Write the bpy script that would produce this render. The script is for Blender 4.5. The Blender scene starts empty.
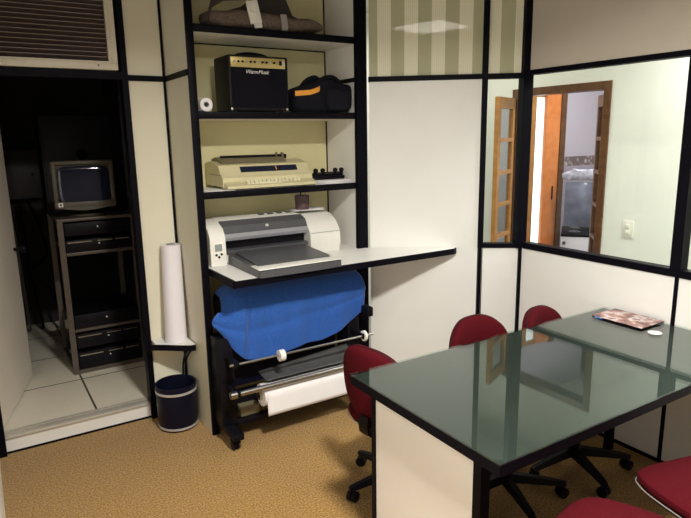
import bpy, bmesh, math, random
from mathutils import Vector, Matrix
random.seed(7)
PI = math.pi
SC = bpy.context.scene
COL = SC.collection

# ------------------------------------------------------------------ camera
cam_d = bpy.data.cameras.new('camera'); cam = bpy.data.objects.new('camera', cam_d); COL.objects.link(cam)
R_ = (0.84662543, -0.53192743, -0.01669088); U_ = (0.12192509, 0.1633388, 0.979007); B_ = (-0.51803441, -0.83088726, 0.20314208)
cam.matrix_world = Matrix(((R_[0], U_[0], B_[0], 0), (R_[1], U_[1], B_[1], 0), (R_[2], U_[2], B_[2], 1.68), (0, 0, 0, 1)))
cam_d.sensor_fit = 'HORIZONTAL'; cam_d.sensor_width = 36.0; cam_d.lens = 590.75 / 691 * 36.0; cam_d.clip_start = 0.01
SC.camera = cam

# ------------------------------------------------------------------ world, view
wd = bpy.data.worlds.new('world'); SC.world = wd; wd.use_nodes = True
wd.node_tree.nodes['Background'].inputs[0].default_value = (0.95, 0.97, 1.0, 1)
wd.node_tree.nodes['Background'].inputs[1].default_value = 2.2
vs = SC.view_settings
vs.view_transform = 'Standard'; vs.look = 'None'; vs.gamma = 1.0; vs.use_curve_mapping = False; vs.exposure = 0.0

# ------------------------------------------------------------------ area lights (ceiling luminaires, unseen kitchen light, added side room fill)
def area(name, loc, size, power, color, spread=180, sy=None):
    l = bpy.data.lights.new(name, 'AREA'); o = bpy.data.objects.new(name, l); COL.objects.link(o)
    l.energy = power; l.color = color; l.size = size; l.spread = math.radians(spread)
    if sy: l.shape = 'RECTANGLE'; l.size_y = sy
    o.location = loc
    return o
area('troffer_light', (0.92, 0.74, 2.70), 0.27, 112, (1.0, 0.968, 0.905), 160)
area('side_room_light', (3.45, 1.5, 2.70), 0.55, 42, (1.0, 1.0, 0.98), 170)
area('side_room_fill', (3.05, 3.75, 2.70), 0.4, 16, (1.0, 0.98, 0.88), 170)  # unseen fill lamp, added to brighten the side room's far wall
area('kitchen_light', (5.0, 3.0, 2.66), 0.6, 34, (0.96, 0.93, 1.0), 180)

# ------------------------------------------------------------------ materials
def nodes(name):
    m = bpy.data.materials.new(name); m.use_nodes = True
    nt = m.node_tree; return m, nt, nt.nodes['Principled BSDF']
def N(nt, t, **kw):
    n = nt.nodes.new(t)
    for k, v in kw.items(): setattr(n, k, v)
    return n
def mat(name, c, rough=0.5, metal=0.0, var=0.04, scale=30.0, bump=0.0, bscale=200.0, spec=0.5, coat=0.0):
    """plain procedural material: base colour with a slight noise mottling and an optional fine bump"""
    m, nt, b = nodes(name)
    tc = N(nt, 'ShaderNodeTexCoord'); nz = N(nt, 'ShaderNodeTexNoise'); nz.inputs['Scale'].default_value = scale
    nt.links.new(tc.outputs['Object'], nz.inputs['Vector'])
    cr = N(nt, 'ShaderNodeValToRGB')
    cr.color_ramp.elements[0].position = 0.3; cr.color_ramp.elements[1].position = 0.7
    cr.color_ramp.elements[0].color = tuple(x * (1 - var) for x in c) + (1,)
    cr.color_ramp.elements[1].color = tuple(min(1, x * (1 + var)) for x in c) + (1,)
    nt.links.new(nz.outputs['Fac'], cr.inputs['Fac']); nt.links.new(cr.outputs['Color'], b.inputs['Base Color'])
    b.inputs['Roughness'].default_value = rough; b.inputs['Metallic'].default_value = metal
    b.inputs['Specular IOR Level'].default_value = spec; b.inputs['Coat Weight'].default_value = coat
    if bump:
        n2 = N(nt, 'ShaderNodeTexNoise'); n2.inputs['Scale'].default_value = bscale; n2.inputs['Detail'].default_value = 4
        bp = N(nt, 'ShaderNodeBump'); bp.inputs['Strength'].default_value = bump; bp.inputs['Distance'].default_value = 0.004
        nt.links.new(tc.outputs['Object'], n2.inputs['Vector']); nt.links.new(n2.outputs['Fac'], bp.inputs['Height'])
        nt.links.new(bp.outputs['Normal'], b.inputs['Normal'])
    return m
def ramp_mat(name, stops, scale, rough=0.8, detail=6, bump=0.0, sheen=0.0, dist=0.01):
    m, nt, b = nodes(name)
    tc = N(nt, 'ShaderNodeTexCoord'); nz = N(nt, 'ShaderNodeTexNoise'); nz.inputs['Scale'].default_value = scale; nz.inputs['Detail'].default_value = detail
    nt.links.new(tc.outputs['Object'], nz.inputs['Vector'])
    cr = N(nt, 'ShaderNodeValToRGB'); els = cr.color_ramp.elements
    while len(els) < len(stops): els.new(0.5)
    for e, (p, c) in zip(els, stops): e.position = p; e.color = tuple(c) + (1,)
    nt.links.new(nz.outputs['Fac'], cr.inputs['Fac']); nt.links.new(cr.outputs['Color'], b.inputs['Base Color'])
    b.inputs['Roughness'].default_value = rough; b.inputs['Sheen Weight'].default_value = sheen
    if rough > 0.8: b.inputs['Specular IOR Level'].default_value = 0.1
    if bump:
        bp = N(nt, 'ShaderNodeBump'); bp.inputs['Strength'].default_value = bump; bp.inputs['Distance'].default_value = dist
        nt.links.new(nz.outputs['Fac'], bp.inputs['Height']); nt.links.new(bp.outputs['Normal'], b.inputs['Normal'])
    return m
def clear_glass(name, tint, ior=1.45, rough=0.0):
    m, nt, b = nodes(name); nt.nodes.remove(b)
    fr = N(nt, 'ShaderNodeFresnel'); ge = N(nt, 'ShaderNodeNewGeometry')
    io = N(nt, 'ShaderNodeMix', data_type='FLOAT'); io.inputs['A'].default_value = ior; io.inputs['B'].default_value = 1.0 / ior
    nt.links.new(ge.outputs['Backfacing'], io.inputs['Factor']); nt.links.new(io.outputs['Result'], fr.inputs['IOR'])
    tr = N(nt, 'ShaderNodeBsdfTransparent'); tr.inputs[0].default_value = tint + (1,)
    gl = N(nt, 'ShaderNodeBsdfGlossy'); gl.inputs['Roughness'].default_value = rough
    mx = N(nt, 'ShaderNodeMixShader')
    nt.links.new(fr.outputs[0], mx.inputs[0]); nt.links.new(tr.outputs[0], mx.inputs[1]); nt.links.new(gl.outputs[0], mx.inputs[2])
    nt.links.new(mx.outputs[0], nt.nodes['Material Output'].inputs[0])
    return m
def stripes_mat():
    m, nt, b = nodes('striped_frosted_glass')
    tc = N(nt, 'ShaderNodeTexCoord'); sx = N(nt, 'ShaderNodeSeparateXYZ'); nt.links.new(tc.outputs['Object'], sx.inputs[0])
    def mth(op, a, bb):
        n = N(nt, 'ShaderNodeMath', operation=op)
        for i, v in enumerate((a, bb)):
            if isinstance(v, (int, float)): n.inputs[i].default_value = v
            else: nt.links.new(v, n.inputs[i])
        return n.outputs[0]
    ph = mth('ADD', sx.outputs['X'], 0.64 - 0.21)
    fr = mth('FRACT', mth('DIVIDE', ph, 0.16), 0)
    st = mth('LESS_THAN', fr, 0.5)
    fine = mth('SINE', mth('MULTIPLY', sx.outputs['X'], 520.0), 0)
    mx = N(nt, 'ShaderNodeMix', data_type='RGBA')
    mx.inputs['A'].default_value = (0.52, 0.515, 0.34, 1); mx.inputs['B'].default_value = (0.90, 0.875, 0.68, 1)
    nt.links.new(st, mx.inputs['Factor'])
    m2 = N(nt, 'ShaderNodeMix', data_type='RGBA', blend_type='MULTIPLY'); m2.inputs['B'].default_value = (0.93, 0.93, 0.92, 1)
    nt.links.new(mx.outputs['Result'], m2.inputs['A'])
    nt.links.new(mth('MULTIPLY', st, mth('GREATER_THAN', fine, 0.3)), m2.inputs['Factor'])
    nt.links.new(m2.outputs['Result'], b.inputs['Base Color'])
    b.inputs['Roughness'].default_value = 0.02; b.inputs['Specular IOR Level'].default_value = 0.25
    return m
def tile_floor_mat(name, c, joint, size, ox=0.0, oy=0.0, rough=0.35):
    m, nt, b = nodes(name)
    tc = N(nt, 'ShaderNodeTexCoord'); mp = N(nt, 'ShaderNodeMapping'); mp.inputs['Location'].default_value = (ox, oy, 0)
    br = N(nt, 'ShaderNodeTexBrick'); br.offset = 0.0; br.squash = 1.0
    br.inputs['Scale'].default_value = 1.0; br.inputs['Brick Width'].default_value = size; br.inputs['Row Height'].default_value = size
    br.inputs['Mortar Size'].default_value = 0.006; br.inputs['Mortar Smooth'].default_value = 0.05
    br.inputs['Color1'].default_value = c + (1,); br.inputs['Color2'].default_value = tuple(x * 0.96 for x in c) + (1,); br.inputs['Mortar'].default_value = joint + (1,)
    nt.links.new(tc.outputs['Object'], mp.inputs['Vector']); nt.links.new(mp.outputs[0], br.inputs['Vector'])
    nt.links.new(br.outputs['Color'], b.inputs['Base Color']); b.inputs['Roughness'].default_value = rough
    return m
def kitchen_wall_mat():
    """lavender plaster above, decorative tile border, grey wall tiles below; object Z is the height, object X runs along the wall"""
    m, nt, b = nodes('kitchen_tiled_wall')
    tc = N(nt, 'ShaderNodeTexCoord'); sx = N(nt, 'ShaderNodeSeparateXYZ'); nt.links.new(tc.outputs['Object'], sx.inputs[0])
    sw = N(nt, 'ShaderNodeCombineXYZ'); nt.links.new(sx.outputs['X'], sw.inputs['X']); nt.links.new(sx.outputs['Z'], sw.inputs['Y'])
    br = N(nt, 'ShaderNodeTexBrick'); br.offset = 0.0
    br.inputs['Scale'].default_value = 1; br.inputs['Brick Width'].default_value = 0.15; br.inputs['Row Height'].default_value = 0.15; br.inputs['Mortar Size'].default_value = 0.002
    br.inputs['Color1'].default_value = (0.40, 0.36, 0.42, 1); br.inputs['Color2'].default_value = (0.34, 0.31, 0.37, 1); br.inputs['Mortar'].default_value = (0.5, 0.46, 0.5, 1)
    nt.links.new(sw.outputs[0], br.inputs['Vector'])
    vo = N(nt, 'ShaderNodeTexVoronoi'); vo.inputs['Scale'].default_value = 17; nt.links.new(sw.outputs[0], vo.inputs['Vector'])
    cr = N(nt, 'ShaderNodeValToRGB'); e = cr.color_ramp.elements
    e[0].position = 0.25; e[0].color = (0.50, 0.44, 0.42, 1); e[1].position = 0.55; e[1].color = (0.16, 0.11, 0.12, 1)
    nt.links.new(vo.outputs['Distance'], cr.inputs['Fac'])
    def gt(v):
        n = N(nt, 'ShaderNodeMath', operation='GREATER_THAN'); n.inputs[1].default_value = v; nt.links.new(sx.outputs['Z'], n.inputs[0]); return n.outputs[0]
    a = N(nt, 'ShaderNodeMix', data_type='RGBA'); nt.links.new(gt(1.33), a.inputs['Factor']); nt.links.new(br.outputs['Color'], a.inputs['A']); nt.links.new(cr.outputs['Color'], a.inputs['B'])
    c = N(nt, 'ShaderNodeMix', data_type='RGBA'); nt.links.new(gt(1.43), c.inputs['Factor']); nt.links.new(a.outputs['Result'], c.inputs['A']); c.inputs['B'].default_value = (0.55, 0.50, 0.56, 1)
    nt.links.new(c.outputs['Result'], b.inputs['Base Color']); b.inputs['Roughness'].default_value = 0.4
    return m
def emit_mat(name, c, s):
    m, nt, b = nodes(name)
    b.inputs['Base Color'].default_value = (0.8, 0.8, 0.8, 1)
    b.inputs['Emission Color'].default_value = c + (1,); b.inputs['Emission Strength'].default_value = s
    return m

WHITE = mat('white_laminate_panel', (0.80, 0.785, 0.745), 0.45, var=0.015, scale=6, bump=0.05, bscale=300)
CREAM = mat('cream_laminate_panel', (0.765, 0.73, 0.585), 0.5, var=0.02, scale=5, bump=0.05, bscale=300)
CEILG = mat('grey_ceiling_board', (0.28, 0.265, 0.24), 0.8, var=0.02)  # ceiling out of view, greyed down to lessen ambient bounce
TAUPEDK = mat('darkened_rear_wall', (0.10, 0.075, 0.06), 0.5, var=0.1)  # for the unseen rear wall, darkened to cut bounce light
DOORW = mat('warm_white_door_laminate', (0.84, 0.77, 0.66), 0.5, var=0.015, scale=5)
TAUPE = mat('taupe_upper_panel', (0.56, 0.50, 0.42), 0.5, var=0.02, scale=5)
YELLOW = mat('yellowed_back_panel', (0.74, 0.675, 0.385), 0.55, var=0.03, scale=5, bump=0.04, bscale=200)
BLACK = mat('black_aluminium_profile', (0.003, 0.0026, 0.0055), 0.5, var=0.1, spec=0.08)
BLACKEDGE = mat('black_edge_band', (0.003, 0.0026, 0.0055), 0.5, var=0.1, spec=0.08)
BLACKPL = mat('black_plastic', (0.0045, 0.004, 0.0065), 0.45, var=0.1, bump=0.06, bscale=500, spec=0.16)
BLACKFAB = mat('black_nylon_fabric', (0.006, 0.006, 0.011), 0.85, var=0.2, scale=60, spec=0.2, bump=0.4, bscale=300)
TOLEX = mat('black_tolex', (0.008, 0.0065, 0.007), 0.55, spec=0.25, var=0.15, bump=0.3, bscale=500)
GRILLECL = mat('dark_speaker_cloth', (0.005, 0.0045, 0.009), 0.9, spec=0.15, var=0.25, scale=300, bump=0.3, bscale=900)
GOLD = mat('gold_control_panel', (0.55, 0.43, 0.16), 0.35, metal=0.4, var=0.05)
CHROME = mat('chrome', (0.62, 0.61, 0.60), 0.2, metal=0.45, var=0.02)
STEEL = mat('brushed_steel', (0.55, 0.52, 0.47), 0.32, metal=1.0, var=0.06, scale=80)
CARPET = ramp_mat('tan_carpet', [(0.30, (0.135, 0.062, 0.010)), (0.5, (0.325, 0.175, 0.036)), (0.70, (0.54, 0.315, 0.085))], 120, 0.95, 8, 0.9, 0.2, 0.012)
TILE = tile_floor_mat('server_room_floor_tile', (0.76, 0.70, 0.57), (0.05, 0.04, 0.03), 0.56, ox=-0.463, oy=-0.25 + 0.02)
BURGUNDY = mat('dark_burgundy_piping', (0.022, 0.002, 0.004), 0.6, spec=0.2)
TRIMGL = mat('grey_glossy_edge_trim', (0.22, 0.20, 0.19), 0.2)
RED = ramp_mat('red_chair_fabric', [(0.3, (0.048, 0.0018, 0.0045)), (0.7, (0.078, 0.0032, 0.007))], 260, 0.9, 4, 0.4, 0.0, 0.003)
BLUE = ramp_mat('blue_cotton_cloth', [(0.3, (0.022, 0.090, 0.36)), (0.7, (0.036, 0.120, 0.44))], 120, 0.85, 4, 0.15, 0.15, 0.004)
PAPER = mat('white_paper', (0.82, 0.80, 0.80), 0.7, var=0.015, scale=10)
ROLLP = mat('white_vinyl_roll', (0.80, 0.77, 0.82), 0.35, var=0.01, scale=8)
BEIGE = mat('beige_typewriter_plastic', (0.62, 0.56, 0.34), 0.5, var=0.03, bump=0.05, bscale=500)
BEIGED = mat('brownish_beige_plastic', (0.17, 0.145, 0.085), 0.5, var=0.05)
KEYS = mat('pale_key_plastic', (0.70, 0.66, 0.46), 0.5)
PRWHITE = mat('off_white_printer_plastic', (0.74, 0.72, 0.66), 0.4, var=0.015)
PRGREY = mat('dark_grey_printer_plastic', (0.075, 0.075, 0.082), 0.35, var=0.05)
PRMID = mat('mid_grey_printer_plastic', (0.27, 0.27, 0.29), 0.35, var=0.04)
LCD = mat('grey_lcd', (0.25, 0.28, 0.26), 0.2)
GRAYFILM = mat('dark_grey_film', (0.07, 0.07, 0.07), 0.3, var=0.05)
NAVYBIN = mat('dark_navy_bin_plastic', (0.005, 0.0055, 0.017), 0.4, var=0.1, spec=0.2)
TABLETOP = mat('grey_green_tabletop', (0.020, 0.024, 0.021), 0.5, var=0.04, scale=90)
TABLEGLASS = clear_glass('greenish_table_glass', (0.90, 0.955, 0.93), 1.50)
PANEGLASS = clear_glass('window_pane_glass', (0.96, 0.98, 0.96), 1.25)
STRIPES = stripes_mat()
VENTW = mat('painted_white_vent_metal', (0.72, 0.67, 0.56), 0.4, var=0.03)
VENTDK = mat('dark_vent_slats', (0.085, 0.062, 0.058), 0.45, var=0.1)
VENTLIP = mat('vent_lip_highlight', (0.42, 0.36, 0.31), 0.4)  # lighter strip colour, paints the thin highlight along each slat
ALU = mat('aluminium_strip', (0.62, 0.58, 0.50), 0.3, metal=0.35, var=0.05)
DARKWALL = mat('darkened_server_room_wall', (0.022, 0.018, 0.019), 0.8, var=0.05)  # wall and equipment tones darkened to stand in for the room's low light
RACKGREY = mat('grey_rack_steel', (0.11, 0.09, 0.075), 0.45, metal=0.3, var=0.06)
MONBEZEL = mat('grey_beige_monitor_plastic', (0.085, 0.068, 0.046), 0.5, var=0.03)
SCREEN = mat('dark_blue_crt_glass', (0.012, 0.016, 0.035), 0.06, var=0.1)
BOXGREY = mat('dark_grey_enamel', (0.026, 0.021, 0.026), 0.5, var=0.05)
ROOMW = mat('pale_green_white_plaster', (0.81, 0.82, 0.755), 0.8, var=0.02, scale=4)
WOODDK = ramp_mat('dark_brown_door_wood', [(0.3, (0.085, 0.034, 0.014)), (0.7, (0.15, 0.065, 0.025))], 18, 0.35)
WOODMD = ramp_mat('honey_door_wood', [(0.3, (0.38, 0.17, 0.04)), (0.7, (0.52, 0.25, 0.07))], 18, 0.35)
WOODOR = ramp_mat('orange_varnished_wood', [(0.3, (0.62, 0.19, 0.045)), (0.7, (0.74, 0.26, 0.075))], 14, 0.3)
DOORGLASS = clear_glass('door_pane_glass', (0.80, 0.80, 0.86), 1.45)
KITCHEN = kitchen_wall_mat()
STOVEW = mat('white_enamel', (0.86, 0.82, 0.90), 0.25)
STOVEGL = mat('smoky_stove_lid_glass', (0.20, 0.21, 0.28), 0.12, var=0.25, scale=9)
BAGPL = ramp_mat('lilac_plastic_wrap', [(0.3, (0.36, 0.35, 0.44)), (0.7, (0.75, 0.74, 0.82))], 30, 0.3, 4, 0.5)
SWITCH = mat('ivory_switch_plastic', (0.82, 0.80, 0.72), 0.35)
GIGBAG = ramp_mat('grey_brown_bag_fabric', [(0.3, (0.115, 0.085, 0.070)), (0.7, (0.19, 0.145, 0.12))], 70, 0.85, 5, 0.4)
STRAPDK = mat('dark_brown_strap', (0.035, 0.024, 0.022), 0.7, var=0.1)
TAGGREY = mat('grey_strap_webbing', (0.34, 0.31, 0.31), 0.7)
ORANGE = mat('orange_strap', (0.80, 0.33, 0.03), 0.6)
WHITEPL = mat('white_glossy_plastic', (0.85, 0.83, 0.76), 0.3)
CUPM = mat('brown_mesh_cup', (0.10, 0.055, 0.06), 0.6, var=0.3, scale=200)
CABLEOR = mat('brown_orange_cable', (0.30, 0.10, 0.05), 0.5)
COVER = ramp_mat('printed_magazine_cover', [(0.34, (0.07, 0.025, 0.025)), (0.43, (0.24, 0.10, 0.09)), (0.50, (0.36, 0.20, 0.17)), (0.58, (0.60, 0.48, 0.47)), (0.66, (0.14, 0.06, 0.07))], 13, 0.25, 5)
BLUEPR = mat('blue_print', (0.12, 0.30, 0.70), 0.4)
TUBE = emit_mat('fluorescent_tube', (1.0, 0.95, 0.86), 9.0)
CEILM = mat('white_ceiling_board', (0.80, 0.78, 0.72), 0.8, var=0.02)
KFLOOR = mat('grey_floor_tile', (0.35, 0.33, 0.32), 0.5)

# ------------------------------------------------------------------ geometry helpers
class MB:
    def __init__(s): s.bm = bmesh.new()
    def box(s, x0, x1, y0, y1, z0, z1, bev=0.0, M=None, seg=2):
        r = bmesh.ops.create_cube(s.bm, size=1.0)
        vs_ = r['verts']
        bmesh.ops.scale(s.bm, vec=(x1 - x0, y1 - y0, z1 - z0), verts=vs_)
        bmesh.ops.translate(s.bm, vec=((x0 + x1) / 2, (y0 + y1) / 2, (z0 + z1) / 2), verts=vs_)
        if bev:
            ed = list({e for v in vs_ for e in v.link_edges})
            q = bmesh.ops.bevel(s.bm, geom=ed, offset=bev, segments=seg, affect='EDGES', profile=0.5)
            vs_ = list({v for f in q['faces'] for v in f.verts} | {v for v in vs_ if v.is_valid})
        if M is not None: bmesh.ops.transform(s.bm, matrix=M, verts=vs_)
        return s
    def ring(s, c, ax, r, n, ph=0):
        ax = Vector(ax).normalized(); a = ax.orthogonal().normalized(); b = ax.cross(a)
        return [s.bm.verts.new(Vector(c) + a * (r * math.cos(2 * PI * i / n + ph)) + b * (r * math.sin(2 * PI * i / n + ph))) for i in range(n)]
    def bridge(s, A, B):
        n = len(A)
        for i in range(n): s.bm.faces.new((A[i], A[(i + 1) % n], B[(i + 1) % n], B[i]))
    def cyl(s, p0, p1, r, r2=None, n=20, cap=True):
        r2 = r if r2 is None else r2
        ax = Vector(p1) - Vector(p0)
        A = s.ring(p0, ax, r, n); B = s.ring(p1, ax, r2, n); s.bridge(A, B)
        if cap: s.bm.faces.new(A[::-1]); s.bm.faces.new(B)
        return s
    def tube(s, pts, r, n=8, sub=6):
        P = [Vector(p) for p in pts]
        if len(P) > 2:                                   # Catmull-Rom
            Q = []
            for i in range(len(P) - 1):
                p0 = P[max(i - 1, 0)]; p1 = P[i]; p2 = P[i + 1]; p3 = P[min(i + 2, len(P) - 1)]
                for k in range(sub):
                    t = k / sub
                    Q.append(0.5 * ((2 * p1) + (-p0 + p2) * t + (2 * p0 - 5 * p1 + 4 * p2 - p3) * t * t + (-p0 + 3 * p1 - 3 * p2 + p3) * t ** 3))
            Q.append(P[-1]); P = Q
        prev = None; a = None; first = None
        for i, p in enumerate(P):
            t = (P[min(i + 1, len(P) - 1)] - P[max(i - 1, 0)]).normalized()
            a = t.orthogonal().normalized() if a is None else (a - t * a.dot(t)).normalized()
            b = t.cross(a)
            R = [s.bm.verts.new(p + a * (r * math.cos(2 * PI * k / n)) + b * (r * math.sin(2 * PI * k / n))) for k in range(n)]
            if prev: s.bridge(prev, R)
            else: first = R
            prev = R
        s.bm.faces.new(first[::-1]); s.bm.faces.new(prev)
        return s
    def strip(s, pts, w, th, up):
        """flat strap: sweeps a w x th rectangle along pts, w along the vector up"""
        P = [Vector(p) for p in pts]; u = Vector(up).normalized(); prev = None
        for i, p in enumerate(P):
            t = (P[min(i + 1, len(P) - 1)] - P[max(i - 1, 0)]).normalized(); nrm = t.cross(u).normalized()
            R = [s.bm.verts.new(p + u * (w / 2 * a) + nrm * (th / 2 * b)) for a, b in ((-1, -1), (1, -1), (1, 1), (-1, 1))]
            if prev: s.bridge(prev, R)
            else: s.bm.faces.new(R[::-1])
            prev = R
        s.bm.faces.new(prev); return s
    def prism(s, poly, z0, z1, M=None):
        """poly in XY extruded in Z"""
        A = [s.bm.verts.new((x, y, z0)) for x, y in poly]; B = [s.bm.verts.new((x, y, z1)) for x, y in poly]
        s.bridge(A, B); s.bm.faces.new(A[::-1]); s.bm.faces.new(B)
        if M is not None: bmesh.ops.transform(s.bm, matrix=M, verts=A + B)
        return s
    def prof(s, poly, x0, x1):
        """poly in YZ extruded along X"""
        A = [s.bm.verts.new((x0, y, z)) for y, z in poly]; B = [s.bm.verts.new((x1, y, z)) for y, z in poly]
        s.bridge(A, B); s.bm.faces.new(A[::-1]); s.bm.faces.new(B); return s
    def lathe(s, pr, c=(0, 0, 0), n=32, caps=True):
        prev = None
        for i, (r, z) in enumerate(pr):
            R = [s.bm.verts.new((c[0] + r * math.cos(2 * PI * k / n), c[1] + r * math.sin(2 * PI * k / n), c[2] + z)) for k in range(n)]
            if prev: s.bridge(prev, R)
            elif caps: s.bm.faces.new(R[::-1])
            prev = R
        if caps: s.bm.faces.new(prev)
        return s
    def cushion(s, c, h, e1=0.5, e2=0.45, nu=32, nv=16, f=None, M=None):
        """superellipsoid: h half sizes, e1 roundness of the profile, e2 of the outline; f deforms a point"""
        sg = lambda v, e: math.copysign(abs(v) ** e, v)
        rows = []; allv = []
        for j in range(nv + 1):
            v = -PI / 2 + PI * j / nv
            row = []
            for i in range(nu):
                u = 2 * PI * i / nu
                p = Vector((h[0] * sg(math.cos(v), e1) * sg(math.cos(u), e2), h[1] * sg(math.cos(v), e1) * sg(math.sin(u), e2), h[2] * sg(math.sin(v), e1)))
                if f: p = f(p)
                if M is not None: p = M @ p
                row.append(p + Vector(c))
            if j in (0, nv):
                vv = s.bm.verts.new(row[0]); rows.append([vv])
            else: rows.append([s.bm.verts.new(p) for p in row])
        for j in range(nv):
            A, B = rows[j], rows[j + 1]
            for i in range(nu):
                k = (i + 1) % nu
                if len(A) == 1: s.bm.faces.new((A[0], B[k], B[i]))
                elif len(B) == 1: s.bm.faces.new((A[i], A[k], B[0]))
                else: s.bm.faces.new((A[i], A[k], B[k], B[i]))
        return s
    def grid(s, P):
        V = [[s.bm.verts.new(p) for p in row] for row in P]
        for i in range(len(V) - 1):
            for j in range(len(V[0]) - 1): s.bm.faces.new((V[i][j], V[i][j + 1], V[i + 1][j + 1], V[i + 1][j]))
        return s
    def build(s, name, m, parent=None, loc=(0, 0, 0), rotz=0.0, smooth=True, solid=0.0):
        bmesh.ops.recalc_face_normals(s.bm, faces=s.bm.faces)
        me = bpy.data.meshes.new(name); s.bm.to_mesh(me); s.bm.free()
        me.materials.append(m)
        if smooth:
            me.shade_smooth(); me.set_sharp_from_angle(angle=math.radians(38))
        o = bpy.data.objects.new(name, me); COL.objects.link(o)
        o.location = loc; o.rotation_euler = (0, 0, rotz)
        if parent is not None: o.parent = parent
        if solid:
            md = o.modifiers.new('Solidify', 'SOLIDIFY'); md.thickness = solid; md.offset = 0
        return o
def tag(o, label, cat, group=None):
    o['label'] = label; o['category'] = cat
    if group: o['group'] = group
    return o
def thing(name, label, cat, loc=(0, 0, 0), rotz=0.0, group=None):
    o = bpy.data.objects.new(name, None); COL.objects.link(o); o.empty_display_size = 0.1
    o.location = loc; o.rotation_euler = (0, 0, rotz)
    return tag(o, label, cat, group)
def struct(name, mb, m, loc=(0, 0, 0), rotz=0.0, parent=None):
    o = mb.build(name, m, parent, loc, rotz)
    if parent is None: o['kind'] = 'structure'
    return o
def dup(root, loc, rotz, label):
    r = root.copy(); COL.objects.link(r); r.location = loc; r.rotation_euler = (0, 0, rotz); r['label'] = label
    for ch in list(root.children):
        c = ch.copy(); COL.objects.link(c); c.parent = r
        for g in list(ch.children):
            d = g.copy(); COL.objects.link(d); d.parent = c
    return r
def B(*a, **k): return MB().box(*a, **k)
trim_no = [0]
def trim(mb, m=None, loc=(0, 0, 0), rotz=0.0):
    trim_no[0] += 1
    return struct('trim_%d' % trim_no[0], mb, m or BLACK, loc, rotz)

CH = 2.75            # ceiling height
XR = 2.83            # right wall
# ================================================================== THE ROOM
struct('floor', B(-0.10, 2.90, -1.25, 3.60, -0.06, 0.0), CARPET)
struct('ceiling', B(-0.10, 2.90, -1.25, 3.60, CH, CH + 0.06), CEILG)
struct('wall_left', B(-0.12, -0.06, -1.25, 3.50, 0, CH), WHITE)
struct('wall_rear', B(-0.06, 2.83, -1.25, -1.19, 0, CH), TAUPEDK)
# back wall (door wall), Y = 3.50
w = MB(); w.box(0.79, 0.995, 3.50, 3.55, 0, 2.0); w.box(0.79, 0.995, 3.50, 3.55, 2.03, CH); w.box(-0.06, 0.757, 3.50, 3.55, 2.62, CH)
w.box(0.995, 2.13, 3.50, 3.55, 0, CH)
struct('wall_back', w, CREAM)
trim(B(0.757, 0.79, 3.485, 3.56, 0, CH))                       # door post
trim(B(-0.06, -0.022, 3.485, 3.56, 0, 2.0))                    # left jamb
trim(B(-0.06, 0.757, 3.487, 3.558, 2.005, 2.045))              # header
trim(B(0.79, 0.982, 3.490, 3.55, 2.0, 2.03))                   # rail right of the post
trim(B(0.982, 0.994, 3.488, 3.5, 0, CH))                       # corner seam
# raised sill of the server room
struct('trim_riser', B(-0.06, 0.757, 3.515, 3.545, 0.012, 0.082), WHITE)
struct('baseboard_back', B(-0.06, 0.757, 3.512, 3.54, 0.0, 0.012), BLACK)
struct('trim_threshold', MB().box(-0.06, 0.757, 3.508, 3.57, 0.082, 0.102, bev=0.004).box(-0.06, 0.757, 3.575, 3.60, 0.096, 0.102), ALU)

# diagonal wall from the shelving to the window corner
M0 = (2.09, 3.05); ANG = math.atan2(-0.57, 0.74); LD = 0.934
dl = (M0[0], M0[1], 0)
w = MB(); w.box(0.0, 0.668, 0, 0.045, 0, 1.998); w.box(0.702, LD, 0, 0.045, 0, 0.985)
struct('wall_diagonal', w, WHITE, dl, ANG)
trim(B(-0.005, LD, -0.006, 0.05, 1.998, 2.028), None, dl, ANG)   # transom
trim(B(0.668, 0.702, -0.008, 0.05, 0.985, CH), None, dl, ANG)   # mullion
trim(B(0.676, 0.695, -0.004, 0.05, 0.0, 0.985), None, dl, ANG)   # lower seam
trim(B(0.702, LD - 0.03, -0.006, 0.05, 0.985, 1.012), None, dl, ANG)  # sill
window1 = struct('window_1', MB().box(0.0, 0.668, 0.012, 0.020, 2.028, CH).box(0.702, LD, 0.012, 0.020, 2.028, CH), STRIPES, dl, ANG)
window2 = struct('window_2', B(0.702, LD - 0.02, 0.018, 0.024, 1.012, 1.998), PANEGLASS, dl, ANG)
# corner post
trim(B(-0.035, 0.028, -0.012, 0.05, 0.985, CH), None, (XR, 2.48, 0), math.radians(-20))
trim(B(-0.018, 0.018, -0.004, 0.04, 0.0, 0.985), None, (XR, 2.475, 0), math.radians(-20))

# right wall, X = 2.83
struct('wall_right', B(XR, XR + 0.05, -1.25, 2.47, 0, 0.988), WHITE)
struct('wall_right_upper', B(XR, XR + 0.05, -1.25, 2.47, 2.040, CH), TAUPE)
trim(B(XR - 0.006, XR + 0.055, -1.19, 2.46, 0.985, 1.022))
trim(B(XR - 0.006, XR + 0.055, -1.19, 2.46, 2.014, 2.041))
trim(B(XR - 0.008, XR + 0.055, 1.492, 1.545, 1.022, 2.014))
trim(B(XR - 0.004, XR + 0.02, 1.497, 1.517, 0.012, 0.985))
trim(B(XR - 0.008, XR + 0.055, 0.30, 0.35, 1.022, 2.014))
struct('baseboard_right', B(XR - 0.005, XR, -1.19, 2.46, 0.0, 0.02), BLACK)
window3 = struct('window_3', B(XR + 0.02, XR + 0.026, 1.545, 2.46, 1.022, 2.014), PANEGLASS)
struct('window_4', B(XR + 0.02, XR + 0.026, 0.35, 1.492, 1.022, 2.014), PANEGLASS)

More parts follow.
